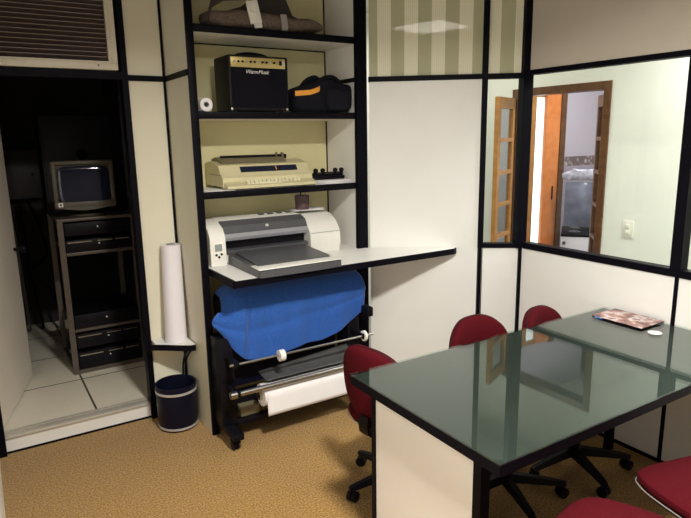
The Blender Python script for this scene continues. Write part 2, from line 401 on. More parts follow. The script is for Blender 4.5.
# ceiling luminaire above the table (out of frame, seen mirrored in the striped glass)
lamp = thing('ceiling_light', 'square recessed fluorescent ceiling light with four tubes', 'ceiling light', (0.92, 0.74, 2.75))
B(-0.31, 0.31, -0.31, 0.31, -0.006, 0.0).build('reflector', WHITEPL, lamp)
fr = MB()
fr.box(-0.32, 0.32, -0.32, -0.30, -0.03, -0.002); fr.box(-0.32, 0.32, 0.30, 0.32, -0.03, -0.002); fr.box(-0.32, -0.30, -0.30, 0.30, -0.03, -0.002); fr.box(0.30, 0.32, -0.30, 0.30, -0.03, -0.002)
fr.build('frame', WHITEPL, lamp)
for k in range(4):
    y = -0.21 + 0.14 * k
    MB().cyl((-0.28, y, -0.022), (0.28, y, -0.022), 0.013, n=12).build('tube', TUBE, lamp)

# ================================================================== SERVER ROOM BEHIND THE DOORWAY
struct('floor_server_room', B(-0.70, 2.10, 3.57, 5.70, 0.0, 0.098), TILE)
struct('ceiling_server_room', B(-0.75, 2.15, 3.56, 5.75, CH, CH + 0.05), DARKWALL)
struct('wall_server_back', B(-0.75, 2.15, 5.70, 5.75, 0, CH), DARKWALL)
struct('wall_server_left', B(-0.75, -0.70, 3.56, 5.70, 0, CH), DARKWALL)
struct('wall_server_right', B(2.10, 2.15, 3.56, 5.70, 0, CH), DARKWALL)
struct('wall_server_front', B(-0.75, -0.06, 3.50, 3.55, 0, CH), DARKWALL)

# white door leaf swung into the server room
dang = math.atan2(4.375 - 3.56, 0.186 + 0.035)
door = B(0, 0.85, 0.0, 0.035, 0.108, 1.99).build('door_1', DOORW, None, (-0.037, 3.565, 0), dang); door['kind'] = 'structure'
hd = MB(); hd.cyl((0.79, 0.0, 1.0), (0.79, -0.045, 1.0), 0.010); hd.cushion((0.79, -0.06, 1.0), (0.027, 0.02, 0.027), 1, 1, 16, 8); hd.build('door_knob', BLACKPL, door)

# louvred vent above the doorway
vent = thing('air_vent', 'large white framed louvred vent above the dark doorway', 'air vent', (-0.05, 3.50, 2.05))
f = MB(); W_, H_ = 0.79, 0.55
f.box(0, W_, -0.030, 0.03, 0.0, 0.035, bev=0.003); f.box(0, W_, -0.030, 0.03, H_ - 0.035, H_, bev=0.003)
f.box(0, 0.035, -0.030, 0.03, 0.035, H_ - 0.035, bev=0.003); f.box(W_ - 0.035, W_, -0.030, 0.03, 0.035, H_ - 0.035, bev=0.003)
f.build('frame', VENTW, vent)
f = MB()
f.box(0.035, W_ - 0.035, -0.034, 0.0, 0.035, 0.044, bev=0.002); f.box(W_ - 0.046, W_ - 0.035, -0.034, 0.0, 0.044, H_ - 0.035, bev=0.002); f.box(0.035, 0.046, -0.034, 0.0, 0.044, H_ - 0.035, bev=0.002)
f.build('inner_frame', VENTW, vent)
z = 0.056
while z < H_ - 0.05:
    Mt = Matrix.Translation((0, -0.008, z)) @ Matrix.Rotation(math.radians(-38), 4, 'X')
    lo = B(0.047, W_ - 0.047, -0.015, 0.015, -0.001, 0.001, M=Mt).build('louvre', VENTDK, vent)
    B(0.047, W_ - 0.047, -0.0235, -0.0215, z + 0.0095, z + 0.0115).build('louvre_highlight', VENTLIP, lo)
    z += 0.0235
B(0.04, W_ - 0.04, 0.02, 0.028, 0.04, H_ - 0.04).build('backing', BLACKPL, vent)
MB().cyl((W_ - 0.10, -0.033, 0.022), (W_ - 0.10, -0.0302, 0.022), 0.004, n=10).build('screw', BLACKPL, vent)

# equipment rack
rack = thing('equipment_rack', 'open grey steel equipment rack standing on the pale tiles inside the doorway', 'equipment rack', (0.43, 4.25, 0.098))
RW, RD, RH = 0.50, 0.60, 1.06
for x in (0.0, RW - 0.035):
    for y in (0.0, RD - 0.035):
        u = MB(); u.box(x, x + 0.035, y, y + 0.035, 0, RH)
        if y == 0.0:
            for q in range(26): u.box(x + 0.012, x + 0.023, -0.0015, 0.0, 0.05 + q * 0.038, 0.062 + q * 0.038)
        u.build('upright', RACKGREY, rack)
B(0, RW, 0, RD, RH, RH + 0.02, bev=0.003).build('top_plate', RACKGREY, rack)
for z in (0.83, 0.30): B(0.036, RW - 0.036, -0.004, RD - 0.04, z, z + 0.022, bev=0.003).build('shelf', RACKGREY, rack)
b = MB(); b.box(0.036, RW - 0.036, 0.0, 0.02, 0.0, 0.03); b.box(0.036, RW - 0.036, RD - 0.02, RD, 0.0, 0.03); b.box(0.01, 0.025, 0.036, RD - 0.036, 0.0, 0.03); b.box(RW - 0.025, RW - 0.01, 0.036, RD - 0.036, 0.0, 0.03)
b.build('base_frame', RACKGREY, rack)
def unit(z0, z1, label, y0=-0.012, face=BLACKPL, line=True, grp='black units in the equipment rack', dx=0.0):
    t = thing('rack_unit', label, 'rack unit', (0.43, 4.25, 0.098 + z0), 0, grp)
    h = z1 - z0
    B(0.04, RW - 0.04, y0, 0.42, 0.0, h, bev=0.004).build('case', face, t)
    if line:
        for xa, xb in ((0.05, 0.20), (0.235, 0.33), (0.35, 0.44)): B(xa, xb, y0 - 0.003, y0 + 0.001, h * 0.80, h * 0.80 + 0.005).build('front_strip', STEEL, t)
    for q in range(5): MB().cyl((0.09 + 0.05 * q + dx, y0 - 0.004, h * 0.4), (0.09 + 0.05 * q + dx, y0, h * 0.4), 0.005, n=8).build('button', BLACKEDGE, t)
    MB().cyl((0.245 + dx, y0 - 0.005, h * 0.62), (0.245 + dx, y0, h * 0.62), 0.005, n=10).build('indicator', WHITEPL, t)
    return t
unit(0.965, 1.050, 'shallow black unit just under the rack top below the monitor', line=False)
unit(0.853, 0.935, 'black unit with bright front strip on the upper rack shelf')
unit(0.323, 0.42, 'black unit with small white light on the lower rack shelf', line=False)
unit(0.185, 0.285, 'black unit with dashed bright line below the lower rack shelf')
unit(0.035, 0.155, 'lowest black unit at the foot of the rack')

# monitor on the rack
mon = thing('monitor', 'old grey-beige tube monitor with dark screen on top of the equipment rack', 'monitor', (0.635, 4.44, 1.179), math.radians(-4))
tilt = Matrix.Rotation(math.radians(-4), 4, 'X')
b = MB()
def bz(x, y0, y1, z): pass
b.box(-0.19, 0.19, -0.20, -0.15, 0.055, 0.098, bev=0.008, M=tilt); b.box(-0.19, 0.19, -0.20, -0.15, 0.335, 0.362, bev=0.008, M=tilt)
b.box(-0.19, -0.160, -0.20, -0.15, 0.092, 0.342, bev=0.008, M=tilt); b.box(0.160, 0.19, -0.20, -0.15, 0.092, 0.342, bev=0.008, M=tilt)
b.prism([(-0.17 + 0.34 * i / 12, 0.055 - 0.018 * math.sin(PI * i / 12)) for i in range(13)] + [(0.17, 0.062), (-0.17, 0.062)], 0.15, 0.198, M=tilt @ Matrix.Rotation(PI / 2, 4, 'X'))
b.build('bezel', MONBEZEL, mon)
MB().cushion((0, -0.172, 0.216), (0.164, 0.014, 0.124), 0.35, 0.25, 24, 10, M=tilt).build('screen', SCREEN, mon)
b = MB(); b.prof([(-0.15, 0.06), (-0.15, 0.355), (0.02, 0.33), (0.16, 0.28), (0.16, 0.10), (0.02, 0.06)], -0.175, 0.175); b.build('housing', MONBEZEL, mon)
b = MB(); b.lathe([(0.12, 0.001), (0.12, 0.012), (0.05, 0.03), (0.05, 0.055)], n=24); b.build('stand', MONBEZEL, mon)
st = MB(); st.box(-0.168, -0.140, -0.2035, -0.2003, 0.064, 0.092, M=tilt); sk = st.build('sticker', WHITEPL, mon)
B(-0.160, -0.148, -0.2055, -0.2036, 0.072, 0.084, M=tilt).build('sticker_mark', BLACKPL, sk)

# cabinets and electrical gear on the back wall
cab = thing('wall_cabinet', 'large dark grey wall cabinet with round lock behind the monitor', 'cabinet', (0.50, 5.46, 0.99))
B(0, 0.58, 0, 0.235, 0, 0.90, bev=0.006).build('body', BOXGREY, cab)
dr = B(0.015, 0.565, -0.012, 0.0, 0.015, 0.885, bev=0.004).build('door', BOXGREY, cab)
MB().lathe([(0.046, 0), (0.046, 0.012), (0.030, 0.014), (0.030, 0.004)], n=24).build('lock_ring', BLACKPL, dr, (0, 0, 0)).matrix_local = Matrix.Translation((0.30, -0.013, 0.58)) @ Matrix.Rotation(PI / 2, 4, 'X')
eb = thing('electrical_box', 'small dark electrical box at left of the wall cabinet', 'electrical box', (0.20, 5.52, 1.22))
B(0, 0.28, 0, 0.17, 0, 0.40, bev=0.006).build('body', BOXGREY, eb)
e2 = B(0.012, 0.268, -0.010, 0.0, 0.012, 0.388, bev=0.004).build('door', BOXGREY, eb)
MB().cyl((0.22, -0.02, 0.2), (0.22, -0.010, 0.2), 0.012, n=14).build('lock', BLACKPL, e2)
lt_ = thing('wall_strip', 'thin pale vertical cable duct above the rack beside the door post', 'cable duct', (1.10, 4.96, 1.36))
B(0, 0.018, 0, 0.02, 0, 0.46, bev=0.003).build('duct', RACKGREY, lt_)
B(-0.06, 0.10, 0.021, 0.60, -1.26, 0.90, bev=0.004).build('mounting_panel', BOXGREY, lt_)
cables = [[(0.22, 5.50, 1.21), (0.235, 5.48, 0.9), (0.25, 5.47, 0.5), (0.26, 5.47, 0.12)],
          [(0.30, 5.52, 1.21), (0.31, 5.50, 0.8), (0.33, 5.48, 0.45), (0.36, 5.46, 0.12)],
          [(0.36, 5.5, 1.21), (0.45, 5.40, 0.80), (0.30, 5.36, 0.62), (0.44, 5.34, 0.48), (0.50, 5.34, 0.12)]]
for p, l in zip(cables, ('dark cable hanging straight down at far left under the electrical box', 'dark cable running to the floor from the middle of the electrical box', 'dark looping cable from the right side of the electrical box')):
    tag(MB().tube(p, 0.011, 8).build('cable', RACKGREY if 'straight' in l else BLACKPL), l, 'cable', 'cables below the electrical box')

# ================================================================== SHELVING UNIT
SX0, SX1, SY, SB = 0.995, 2.085, 3.073, 3.445
sh = thing('shelving_unit', 'tall built-in white shelving unit with black front edges holding the amplifier and typewriter', 'shelving unit', (0, 0, 0))
B(SX0 + 0.002, SX0 + 0.036, SY + 0.017, 3.485, 0.002, CH - 0.002).build('side_panel', CREAM, sh)
B(2.018, 2.060, SY + 0.020, 3.485, 0.002, CH - 0.002).build('side_panel', WHITE, sh)
B(SX0, SX0 + 0.040, SY, SY + 0.016, 0.001, CH - 0.001, bev=0.002).build('post', BLACK, sh)
B(2.008, 2.083, SY - 0.01, SY + 0.018, 0.001, CH - 0.001, bev=0.002).build('post', BLACK, sh)
B(SX0 + 0.037, 2.017, SB, SB + 0.02, 0.002, CH - 0.002).build('back_panel', YELLOW, sh)
for za, zb in ((0.99, 1.36), (1.40, 1.78), (1.824, 2.21), (2.26, CH - 0.01)): B(2.0115, 2.0175, SB - 0.006, SB - 0.0005, za, zb).build('corner_bead', BLACK, sh)
for z in (2.215, 1.783, 1.363):
    s = B(SX0 + 0.037, 2.017, SY + 0.012, SB - 0.001, z, z + 0.036).build('shelf', WHITE, sh)
    B(SX0 + 0.041, 2.007, SY + 0.002, SY + 0.0115, z - 0.001, z + 0.037, bev=0.001).build('edge_band', BLACKEDGE, s)
for z in (2.209, 1.357): B(SX0 + 0.037, 2.017, SB - 0.008, SB - 0.001, z, z + 0.006).build('seam_strip', BLACK, sh)
trim(B(SX0 - 0.004, SX0 + 0.0015, SY + 0.02, 3.487, 2.0, 2.03))
trim(B(2.0145, 2.0172, SY + 0.03, SB - 0.01, 2.0, 2.025))

# countertop: right end tapers to a point against the diagonal wall
CZ = 0.985
cpoly = [(1.036, 3.440), (1.044, 2.706), (2.478, 2.706), (2.506, 2.722), (2.085, 3.045), (2.060, 3.062), (2.017, 3.090), (2.014, 3.440)]
ct = thing('countertop', 'white countertop with black edge tapering to a point on the diagonal wall', 'countertop', (0, 0, 0))
MB().prism(cpoly, CZ - 0.030, CZ).build('worktop', WHITE, ct)
eb_ = MB()
eb_.box(1.030, 2.478, 2.697, 2.7055, CZ - 0.034, CZ + 0.001); eb_.prism([(2.478, 2.697), (2.512, 2.714), (2.507, 2.7215), (2.478, 2.7055)], CZ - 0.034, CZ + 0.001)
eb_.prism([(1.030, 2.697), (1.0435, 2.7055), (1.0385, 3.06), (1.030, 3.06)], CZ - 0.034, CZ + 0.001)
eb_.build('edge_band', BLACKEDGE, ct)

# ------------------------------------------------------------------ things on the shelves
# grey-brown soft bag on the top shelf
bag = thing('soft_bag', 'grey-brown padded soft bag lying on the top shelf', 'bag', (1.48, 3.20, 2.2525))
def sag(p): return Vector((p.x, p.y, p.z * (1.0 - 0.35 * max(0, p.x / 0.36)) + 0.006 * math.sin(p.x * 30)))
MB().cushion((0, 0, 0.050), (0.355, 0.10, 0.049), 0.6, 0.4, 40, 14, f=sag).build('lower_pocket', GIGBAG, bag)
m = MB()
m.prof([(0, 0)] * 3, 0, 0) if False else None
pts = [(-0.30, 0.03), (-0.24, 0.095), (-0.10, 0.14), (0.02, 0.235), (0.10, 0.26), (0.16, 0.20), (0.20, 0.115), (0.36, 0.055), (0.34, 0.02)]
m.prism(pts, -0.10, -0.03, M=Matrix.Rotation(PI / 2, 4, 'X')); m.build('upper_flap', STRAPDK, bag)
m = MB(); m.strip([(-0.345, -0.07, 0.045), (-0.325, -0.075, 0.11), (-0.26, -0.08, 0.150), (-0.14, -0.085, 0.165), (-0.02, -0.088, 0.195), (0.06, -0.088, 0.25), (0.10, -0.085, 0.30)], 0.036, 0.012, (0, 0.2, 1)); m.build('carry_strap', STRAPDK, bag)
m = MB(); m.strip([(0.075, -0.104, 0.088), (0.078, -0.108, 0.05), (0.080, -0.108, 0.018), (0.080, -0.10, 0.006)], 0.036, 0.006, (1, 0, 0)); m.build('buckle_tab', TAGGREY, bag)
# white charger
wc = thing('white_adapter', 'small white adapter box leaning on the soft bag on the top shelf', 'adapter', (1.395, 3.085, 2.252), math.radians(-4))
tl = Matrix.Rotation(math.radians(-5), 4, 'X') @ Matrix.Rotation(math.radians(-10), 4, 'Y')
B(-0.034, 0.034, -0.004, 0.010, 0.028, 0.148, bev=0.006, M=tl).build('case', WHITEPL, wc)
MB().cyl(tl @ Vector((0, -0.011, 0.105)), tl @ Vector((0, -0.003, 0.105)), 0.020, n=20).build('dial', SWITCH, wc)
B(-0.015, 0.028, -0.005, 0.009, 0.0045, 0.029, bev=0.002, M=tl).build('plug_base', WHITEPL, wc)

# amplifier
amp = thing('guitar_amplifier', 'black guitar amplifier with gold control panel on the second shelf', 'amplifier', (1.404, 3.115, 1.8215))
B(-0.178, 0.178, 0.0, 0.22, 0.008, 0.298, bev=0.010).build('cabinet', TOLEX, amp)
B(-0.165, 0.165, -0.006, 0.001, 0.022, 0.232, bev=0.002).build('speaker_grille', GRILLECL, amp)
cp = B(-0.166, 0.156, -0.009, 0.001, 0.233, 0.286, bev=0.002).build('control_panel', GOLD, amp)
for k in range(11):
    x = -0.148 + k * 0.0235
    MB().cyl((x, -0.018, 0.262), (x, -0.009, 0.262), 0.0062, 0.005, n=12).build('knob', BLACKPL if k % 3 else CHROME, cp)
B(0.118, 0.134, -0.014, -0.009, 0.251, 0.274, bev=0.002).build('power_switch', BLACKPL, cp)
B(0.140, 0.152, -0.012, -0.009, 0.250, 0.276, bev=0.001).build('badge', CHROME, cp)
MB().tube([(-0.10, 0.10, 0.294), (-0.085, 0.10, 0.308), (-0.03, 0.10, 0.318), (0.03, 0.10, 0.318), (0.085, 0.10, 0.308), (0.10, 0.10, 0.294)], 0.009, 10).build('handle', BLACKPL, amp)
for sx in (-0.14, 0.14):
    for sy in (0.03, 0.19): MB().cyl((sx, sy, 0.0), (sx, sy, 0.009), 0.012, n=12).build('foot', BLACKPL, amp)
for a in (-0.166, 0.166): B(a - 0.006, a + 0.006, -0.001, 0.014, 0.007, 0.022, bev=0.003).build('corner_guard', STEEL, amp)
tcu = bpy.data.curves.new('logo', 'FONT'); tcu.body = 'Warm Music'; tcu.size = 0.029; tcu.shear = 0.35; tcu.extrude = 0.0008; tcu.align_x = 'CENTER'; tcu.space_character = 0.95; tcu.space_word = 0.35
tmp = bpy.data.objects.new('logo_text', tcu); COL.objects.link(tmp); bpy.context.view_layer.update()
lme = bpy.data.meshes.new_from_object(tmp.evaluated_get(bpy.context.evaluated_depsgraph_get())); bpy.data.objects.remove(tmp)
lme.materials.clear(); lme.materials.append(WHITEPL)
lg = bpy.data.objects.new('logo', lme); COL.objects.link(lg); lg.parent = amp; lg.location = (-0.015, -0.0075, 0.202); lg.rotation_euler = (PI / 2, 0, 0)

# roll of tape
rt = thing('paper_roll', 'small white paper roll lying end-on beside the amplifier', 'paper roll', (1.088, 3.10, 1.8565))
m = MB(); c = (0, 0, 0)
R1 = m.ring((0, 0, 0), (0, 1, 0), 0.034, 28); R2 = m.ring((0, 0.10, 0), (0, 1, 0), 0.034, 28); R3 = m.ring((0, 0.10, 0), (0, 1, 0), 0.015, 28); R4 = m.ring((0, 0, 0), (0, 1, 0), 0.015, 28)
m.bridge(R1, R2); m.bridge(R2, R3); m.bridge(R3, R4); m.bridge(R4, R1); m.build('paper', PAPER, rt)
m = MB(); A_ = [m.ring((0, y, 0), (0, 1, 0), r, 20) for y, r in ((-0.002, 0.0148), (0.101, 0.0148), (0.101, 0.0115), (-0.002, 0.0115))]
for i in range(4): m.bridge(A_[i], A_[(i + 1) % 4])
m.build('core', TAGGREY, rt)

# black camera bag with orange strap
cb = thing('equipment_bag', 'black padded equipment bag with orange strap beside the amplifier', 'bag', (1.815, 3.19, 1.8215))
def lump(p): return Vector((p.x, p.y, p.z + 0.012 * math.sin(p.x * 28 + 1) * (p.z > 0) - (0.05 * max(0, (-p.x - 0.08) / 0.1) if p.z > 0 else 0)))
MB().cushion((0, 0, 0.092), (0.198, 0.095, 0.091), 0.40, 0.30, 36, 16, f=lump).build('body', BLACKFAB, cb)
MB().cushion((0.075, -0.095, 0.075), (0.085, 0.028, 0.065), 0.5, 0.4, 24, 12).build('front_pocket', BLACKFAB, cb)
MB().tube([(-0.13, -0.01, 0.12), (-0.09, -0.01, 0.175), (-0.03, -0.01, 0.20), (0.01, -0.01, 0.185), (0.04, -0.01, 0.20), (0.10, -0.01, 0.205), (0.15, -0.01, 0.17)], 0.016, 10).build('carry_handle', BLACKFAB, cb)
MB().strip([(-0.196, -0.080, 0.104), (-0.16, -0.098, 0.106), (-0.11, -0.104, 0.110), (-0.06, -0.106, 0.126), (-0.048, -0.104, 0.134)], 0.028, 0.004, (0.05, 0, 1)).build('orange_strap', ORANGE, cb)

# typewriter
tw = thing('electric_typewriter', 'beige electric typewriter on the third shelf', 'typewriter', (1.462, 3.13, 1.4015))
m = MB(); m.prof([(0.02, 0.012), (0.02, 0.062), (0.05, 0.078), (0.085, 0.128), (0.20, 0.150), (0.285, 0.142), (0.285, 0.012)], -0.29, 0.275); m.build('housing', BEIGE, tw)
m = MB(); m.prof([(-0.040, 0.004), (-0.040, 0.020), (0.022, 0.040), (0.06, 0.050), (0.06, 0.004)], -0.285, 0.272); m.build('keyboard_deck', BEIGE, tw)
slope = math.atan2(0.02, 0.062)
for r in range(4):
    for k in range(14 - (r == 0) * 5):
        y = -0.030 + r * 0.0145; zz = 0.0235 + (y + 0.040) * math.tan(slope) - 0.002
        x0 = -0.165 + k * 0.0245 + r * 0.004
        if r == 0 and k == 3: B(x0, x0 + 0.11, y, y + 0.011, zz, zz + 0.009, bev=0.0015).build('space_bar', KEYS, tw)
        elif r == 0 and 3 < k < 8: continue
        else: B(x0, x0 + 0.020, y, y + 0.0115, zz, zz + 0.009, bev=0.0015).build('key', KEYS, tw)
Mw = Matrix.Translation((0, 0.0655, 0.1035)) @ Matrix.Rotation(math.atan2(0.05, 0.035), 4, 'X')
wn = B(-0.165, 0.195, -0.018, 0.018, -0.002, 0.0025, M=Mw).build('display_window', SCREEN, tw)
B(0.055, 0.060, -0.012, 0.012, 0.0028, 0.0045, M=Mw).build('margin_marker', ORANGE, wn)
m = MB(); m.prof([(0.12, 0.138), (0.14, 0.158), (0.22, 0.172), (0.28, 0.160), (0.28, 0.140)], -0.255, 0.155); m.build('platen_cover', BEIGED, tw)
MB().cyl((-0.23, 0.20, 0.166), (0.19, 0.20, 0.166), 0.014, n=16).build('platen', BLACKPL, tw)
B(0.155, 0.165, 0.17, 0.20, 0.15, 0.190, bev=0.002).build('release_lever', BEIGED, tw); B(0.115, 0.122, 0.17, 0.19, 0.165, 0.192, bev=0.002).build('release_lever', BEIGED, tw)
B(-0.2905, -0.2895, 0.03, 0.24, 0.075, 0.078).build('seam', BEIGED, tw); B(-0.13, 0.27, 0.0215, 0.0225, 0.0575, 0.060).build('seam', BEIGED, tw)
for sx in (-0.25, 0.24):
    for sy in (0.05, 0.25): MB().cyl((sx, sy, 0), (sx, sy, 0.013), 0.014, n=10).build('foot', BLACKPL, tw)
# sheet of paper under its left corner
tag(B(1.06, 1.22, 3.09, 3.30, 1.3992, 1.4012).build('paper_sheet', PAPER), 'white paper sheet sticking out under the left side of the typewriter', 'paper')
# papers and black phone-like device
for k in range(5):
    o = B(-0.125, 0.13, -0.095, 0.10, 0, 0.0035).build('paper_booklet', PAPER, None, (1.86, 3.20, 1.4005 + k * 0.004), random.uniform(-0.15, 0.2))
    tag(o, 'thin white booklet in the loose stack under the black punch', 'paper', 'papers stacked right of the typewriter')
bd = thing('hole_punch', 'low black four-knob punch resting on the loose paper stack', 'hole punch', (1.875, 3.22, 1.4205))
B(-0.115, 0.115, -0.04, 0.04, 0.0, 0.022, bev=0.006).build('base', BLACKPL, bd)
m = MB(); m.prof([(-0.03, 0.020), (-0.035, 0.032), (0.0, 0.045), (0.03, 0.03), (0.03, 0.020)], -0.09, 0.095); m.build('lever', BLACKPL, bd)
for x in (-0.085, -0.035, 0.055, 0.100): MB().cyl((x, -0.02, 0.02), (x, -0.02, 0.05), 0.011, n=14).cushion((x, -0.02, 0.056), (0.016, 0.016, 0.014), 1, 1, 14, 8).build('knob', BLACKPL, bd)

# large inkjet printer on the counter
pr = thing('inkjet_printer', 'wide off-white inkjet printer with extended grey output tray on the countertop', 'printer', (1.48, 3.10, 0.9865))
prof_main = [(0.0, 0.02), (0.0, 0.05), (0.31, 0.05), (0.31, 0.02)]
B(-0.40, 0.40, 0.02, 0.31, 0.0, 0.06, bev=0.01).build('base', PRWHITE, pr)
m = MB(); m.prof([(0.06, 0.055), (0.06, 0.165), (0.05, 0.19), (0.09, 0.228), (0.20, 0.245), (0.31, 0.225), (0.31, 0.055)], -0.335, 0.19); m.build('body', PRWHITE, pr)
m = MB(); m.prof([(-0.015, 0.0), (-0.012, 0.16), (0.02, 0.205), (0.09, 0.232), (0.20, 0.24), (0.31, 0.22), (0.31, 0.0)], -0.425, -0.336); lm = m.build('left_module', PRWHITE, pr)
cpn = B(-0.408, -0.352, -0.0185, -0.0130, 0.035, 0.135, bev=0.002).build('control_panel', SWITCH, lm)
B(-0.402, -0.360, -0.021, -0.0186, 0.085, 0.125, bev=0.001).build('display', LCD, cpn)
for x, z in ((-0.395, 0.065), (-0.365, 0.067), (-0.38, 0.052)): MB().cyl((x, -0.0215, z), (x, -0.0185, z), 0.007, n=10).build('button', BLACKPL, cpn)
m = MB(); m.prof([(-0.015, 0.0), (-0.03, 0.06), (-0.025, 0.13), (0.02, 0.188), (0.09, 0.225), (0.20, 0.235), (0.31, 0.21), (0.31, 0.0)], 0.192, 0.40); rm = m.build('right_module', PRWHITE, pr)
B(0.20, 0.398, -0.0285, -0.0225, 0.1265, 0.1295).build('cover_seam', PRMID, rm)
m = MB(); m.prof([(0.058, 0.150), (0.012, 0.158), (0.005, 0.175), (0.024, 0.212), (0.085, 0.236), (0.092, 0.229)], -0.333, 0.188); vz = m.build('visor', PRGREY, pr)
m = MB(); m.prof([(0.004, 0.172), (-0.002, 0.150), (0.006, 0.132), (0.06, 0.132), (0.06, 0.158), (0.012, 0.158)], -0.333, 0.188); m.build('visor_lip', PRMID, pr)
MB().cyl((-0.07, 0.0125, 0.197), (-0.07, 0.0175, 0.199), 0.010, n=18).build('emblem', PRWHITE, vz)
B(-0.333, 0.188, 0.050, 0.0595, 0.080, 0.150).build('paper_slot', BLACKPL, pr)
m = MB(); m.prof([(0.06, 0.055), (0.0, 0.060), (0.0, 0.078), (0.06, 0.082)], -0.333, 0.188); m.build('slot_lip', PRGREY, pr)
# tray
ty = MB(); ty.prof([(0.0, 0.0), (0.0, 0.055), (-0.16, 0.050), (-0.40, 0.036), (-0.40, 0.0)], -0.318, 0.172); ty.prism([(-0.318, -0.40), (0.172, -0.40), (0.165, -0.418), (0.03, -0.425), (-0.18, -0.425), (-0.31, -0.418)], 0.0, 0.034)
tray = ty.build('output_tray', PRGREY, pr)
B(-0.314, 0.168, -0.412, -0.29, 0.0375, 0.043, bev=0.001).build('tray_extension', PRWHITE, tray)
m = MB(); m.prof([(-0.02, 0.064), (-0.02, 0.070), (-0.16, 0.062), (-0.33, 0.048), (-0.33, 0.042), (-0.16, 0.055)], -0.285, 0.145); m.build('tray_cover', PRGREY, tray)
for k in range(4): B(-0.05 + 0.06 * k, -0.02 + 0.06 * k, 0.16, 0.19, 0.240, 0.247).build('top_button', PRGREY, pr)
# paper on top of the printer, pen cup
for k in range(3):
    tag(B(-0.10, 0.10, -0.07, 0.07, 0, 0.002).build('loose_paper', PAPER, None, (1.76, 3.29, 1.2325 + k * 0.0025), -0.15 + 0.2 * k), 'loose white paper on top of the printer under the pen cup', 'paper', 'papers on the printer')
cup = thing('pen_cup', 'small brown mesh pen cup standing on top of the printer', 'pen cup', (1.725, 3.27, 1.240))
MB().lathe([(0.042, 0), (0.046, 0.085), (0.043, 0.085), (0.039, 0.006)], n=24).build('cup', CUPM, cup)
for k in range(5):
    a = k * 1.3
    MB().cyl((0.012 * math.cos(a), 0.012 * math.sin(a), 0.008), (0.026 * math.cos(a), 0.026 * math.sin(a), 0.098 + 0.006 * (k % 2)), 0.004, n=8).build('pen', (BLACKPL, CABLEOR, BLUEPR, BLACKPL, STEEL)[k], cup)
tag(MB().tube([(1.90, 3.36, 1.19), (1.93, 3.35, 1.16), (1.965, 3.30, 1.10), (1.955, 3.24, 1.07), (1.945, 3.22, 1.03), (1.93, 3.22, 0.993)], 0.005, 8).build('power_cable', CABLEOR), 'brown-orange cable drooping behind the right end of the printer', 'cable')

# ================================================================== PLOTTER UNDER THE COUNTER
pl = thing('large_format_plotter', 'black large format plotter on a castered stand under the countertop', 'plotter', (0, 0, 0))
m = MB(); m.box(1.075, 1.92, 2.965, 3.20, 0.62, 0.845, bev=0.055, seg=4); m.build('body', BLACKPL, pl)
B(1.925, 1.965, 2.84, 2.93, 0.605, 0.665, bev=0.008).build('end_cap', BLACKPL, pl)
for x in (1.008, 1.835):
    lg_ = B(x, x + 0.085, 2.93, 3.062, 0.11, 0.619, bev=0.006).build('leg', BLACKPL, pl)
    ft = B(x + 0.01, x + 0.075, 2.80, 3.23, 0.072, 0.112, bev=0.01).build('foot', BLACKPL, lg_)
for x in (1.046, 1.875):
    for y in (2.86, 3.18):
        cs = MB(); cs.cyl((x - 0.016, y, 0.0285), (x - 0.004, y, 0.0285), 0.028, n=20); cs.cyl((x + 0.004, y, 0.0285), (x + 0.016, y, 0.0285), 0.028, n=20); cs.cyl((x - 0.017, y, 0.0285), (x + 0.017, y, 0.0285), 0.008, n=10)
        c_ = cs.build('caster', BLACKPL, pl)
        k_ = MB(); k_.cyl((x, y, 0.058), (x, y, 0.074), 0.012, n=10); k_.box(x - 0.022, x + 0.022, y - 0.018, y + 0.024, 0.052, 0.062, bev=0.003); k_.build('fork', BLACKPL, c_)
        if x < 1.5: B(x - 0.024, x + 0.024, y - 0.035, y - 0.015, 0.046, 0.056, bev=0.003).build('brake_tab', BLACKPL, c_)
B(1.093, 1.835, 3.02, 3.06, 0.14, 0.26, bev=0.004).build('cross_bar', BLACKPL, pl)
B(1.093, 1.835, 2.93, 2.97, 0.09, 0.13, bev=0.004).build('lower_rail', BLACKPL, pl)
B(1.12, 1.835, 3.09, 3.10, 0.261, 0.615).build('back_sheet', NAVYBIN, pl)
B(1.125, 1.24, 2.95, 3.01, 0.131, 0.19, bev=0.004).build('cable_tray', BEIGED, pl)
tb = MB().cyl((1.028, 2.80, 0.345), (1.83, 2.80, 0.345), 0.015, n=16).build('steel_tube', STEEL, pl)
MB().cyl((1.015, 2.80, 0.345), (1.05, 2.80, 0.345), 0.020, n=16).build('end_collar', STEEL, tb)
tb2 = MB().cyl((1.02, 2.80, 0.512), (1.935, 2.80, 0.512), 0.0065, n=14).build('upper_tube', STEEL, pl)
MB().cyl((1.305, 2.80, 0.508), (1.335, 2.80, 0.508), 0.032, n=22).build('roller', WHITEPL, tb2)
MB().cyl((1.86, 2.80, 0.512), (1.875, 2.80, 0.512), 0.032, n=22).build('roller', WHITEPL, tb2)
for x in (1.04, 1.85):
    for z in (0.33, 0.497): B(x, x + 0.03, 2.785, 2.94, z, z + 0.03, bev=0.004).build('bracket', BLACKPL, pl)
# grey film leaning from the body onto the tube
P = []
for i in range(9):
    t = i / 8
    row = []
    for j in range(17):
        s_ = j / 16
        row.append((1.24 + 0.60 * s_, 2.83 + 0.12 * t, 0.366 + 0.050 * t ** 1.5 * (0.30 + 0.9 * s_)))
    P.append(row)
MB().grid(P).build('film_deflector', GRAYFILM, pl, solid=0.003)
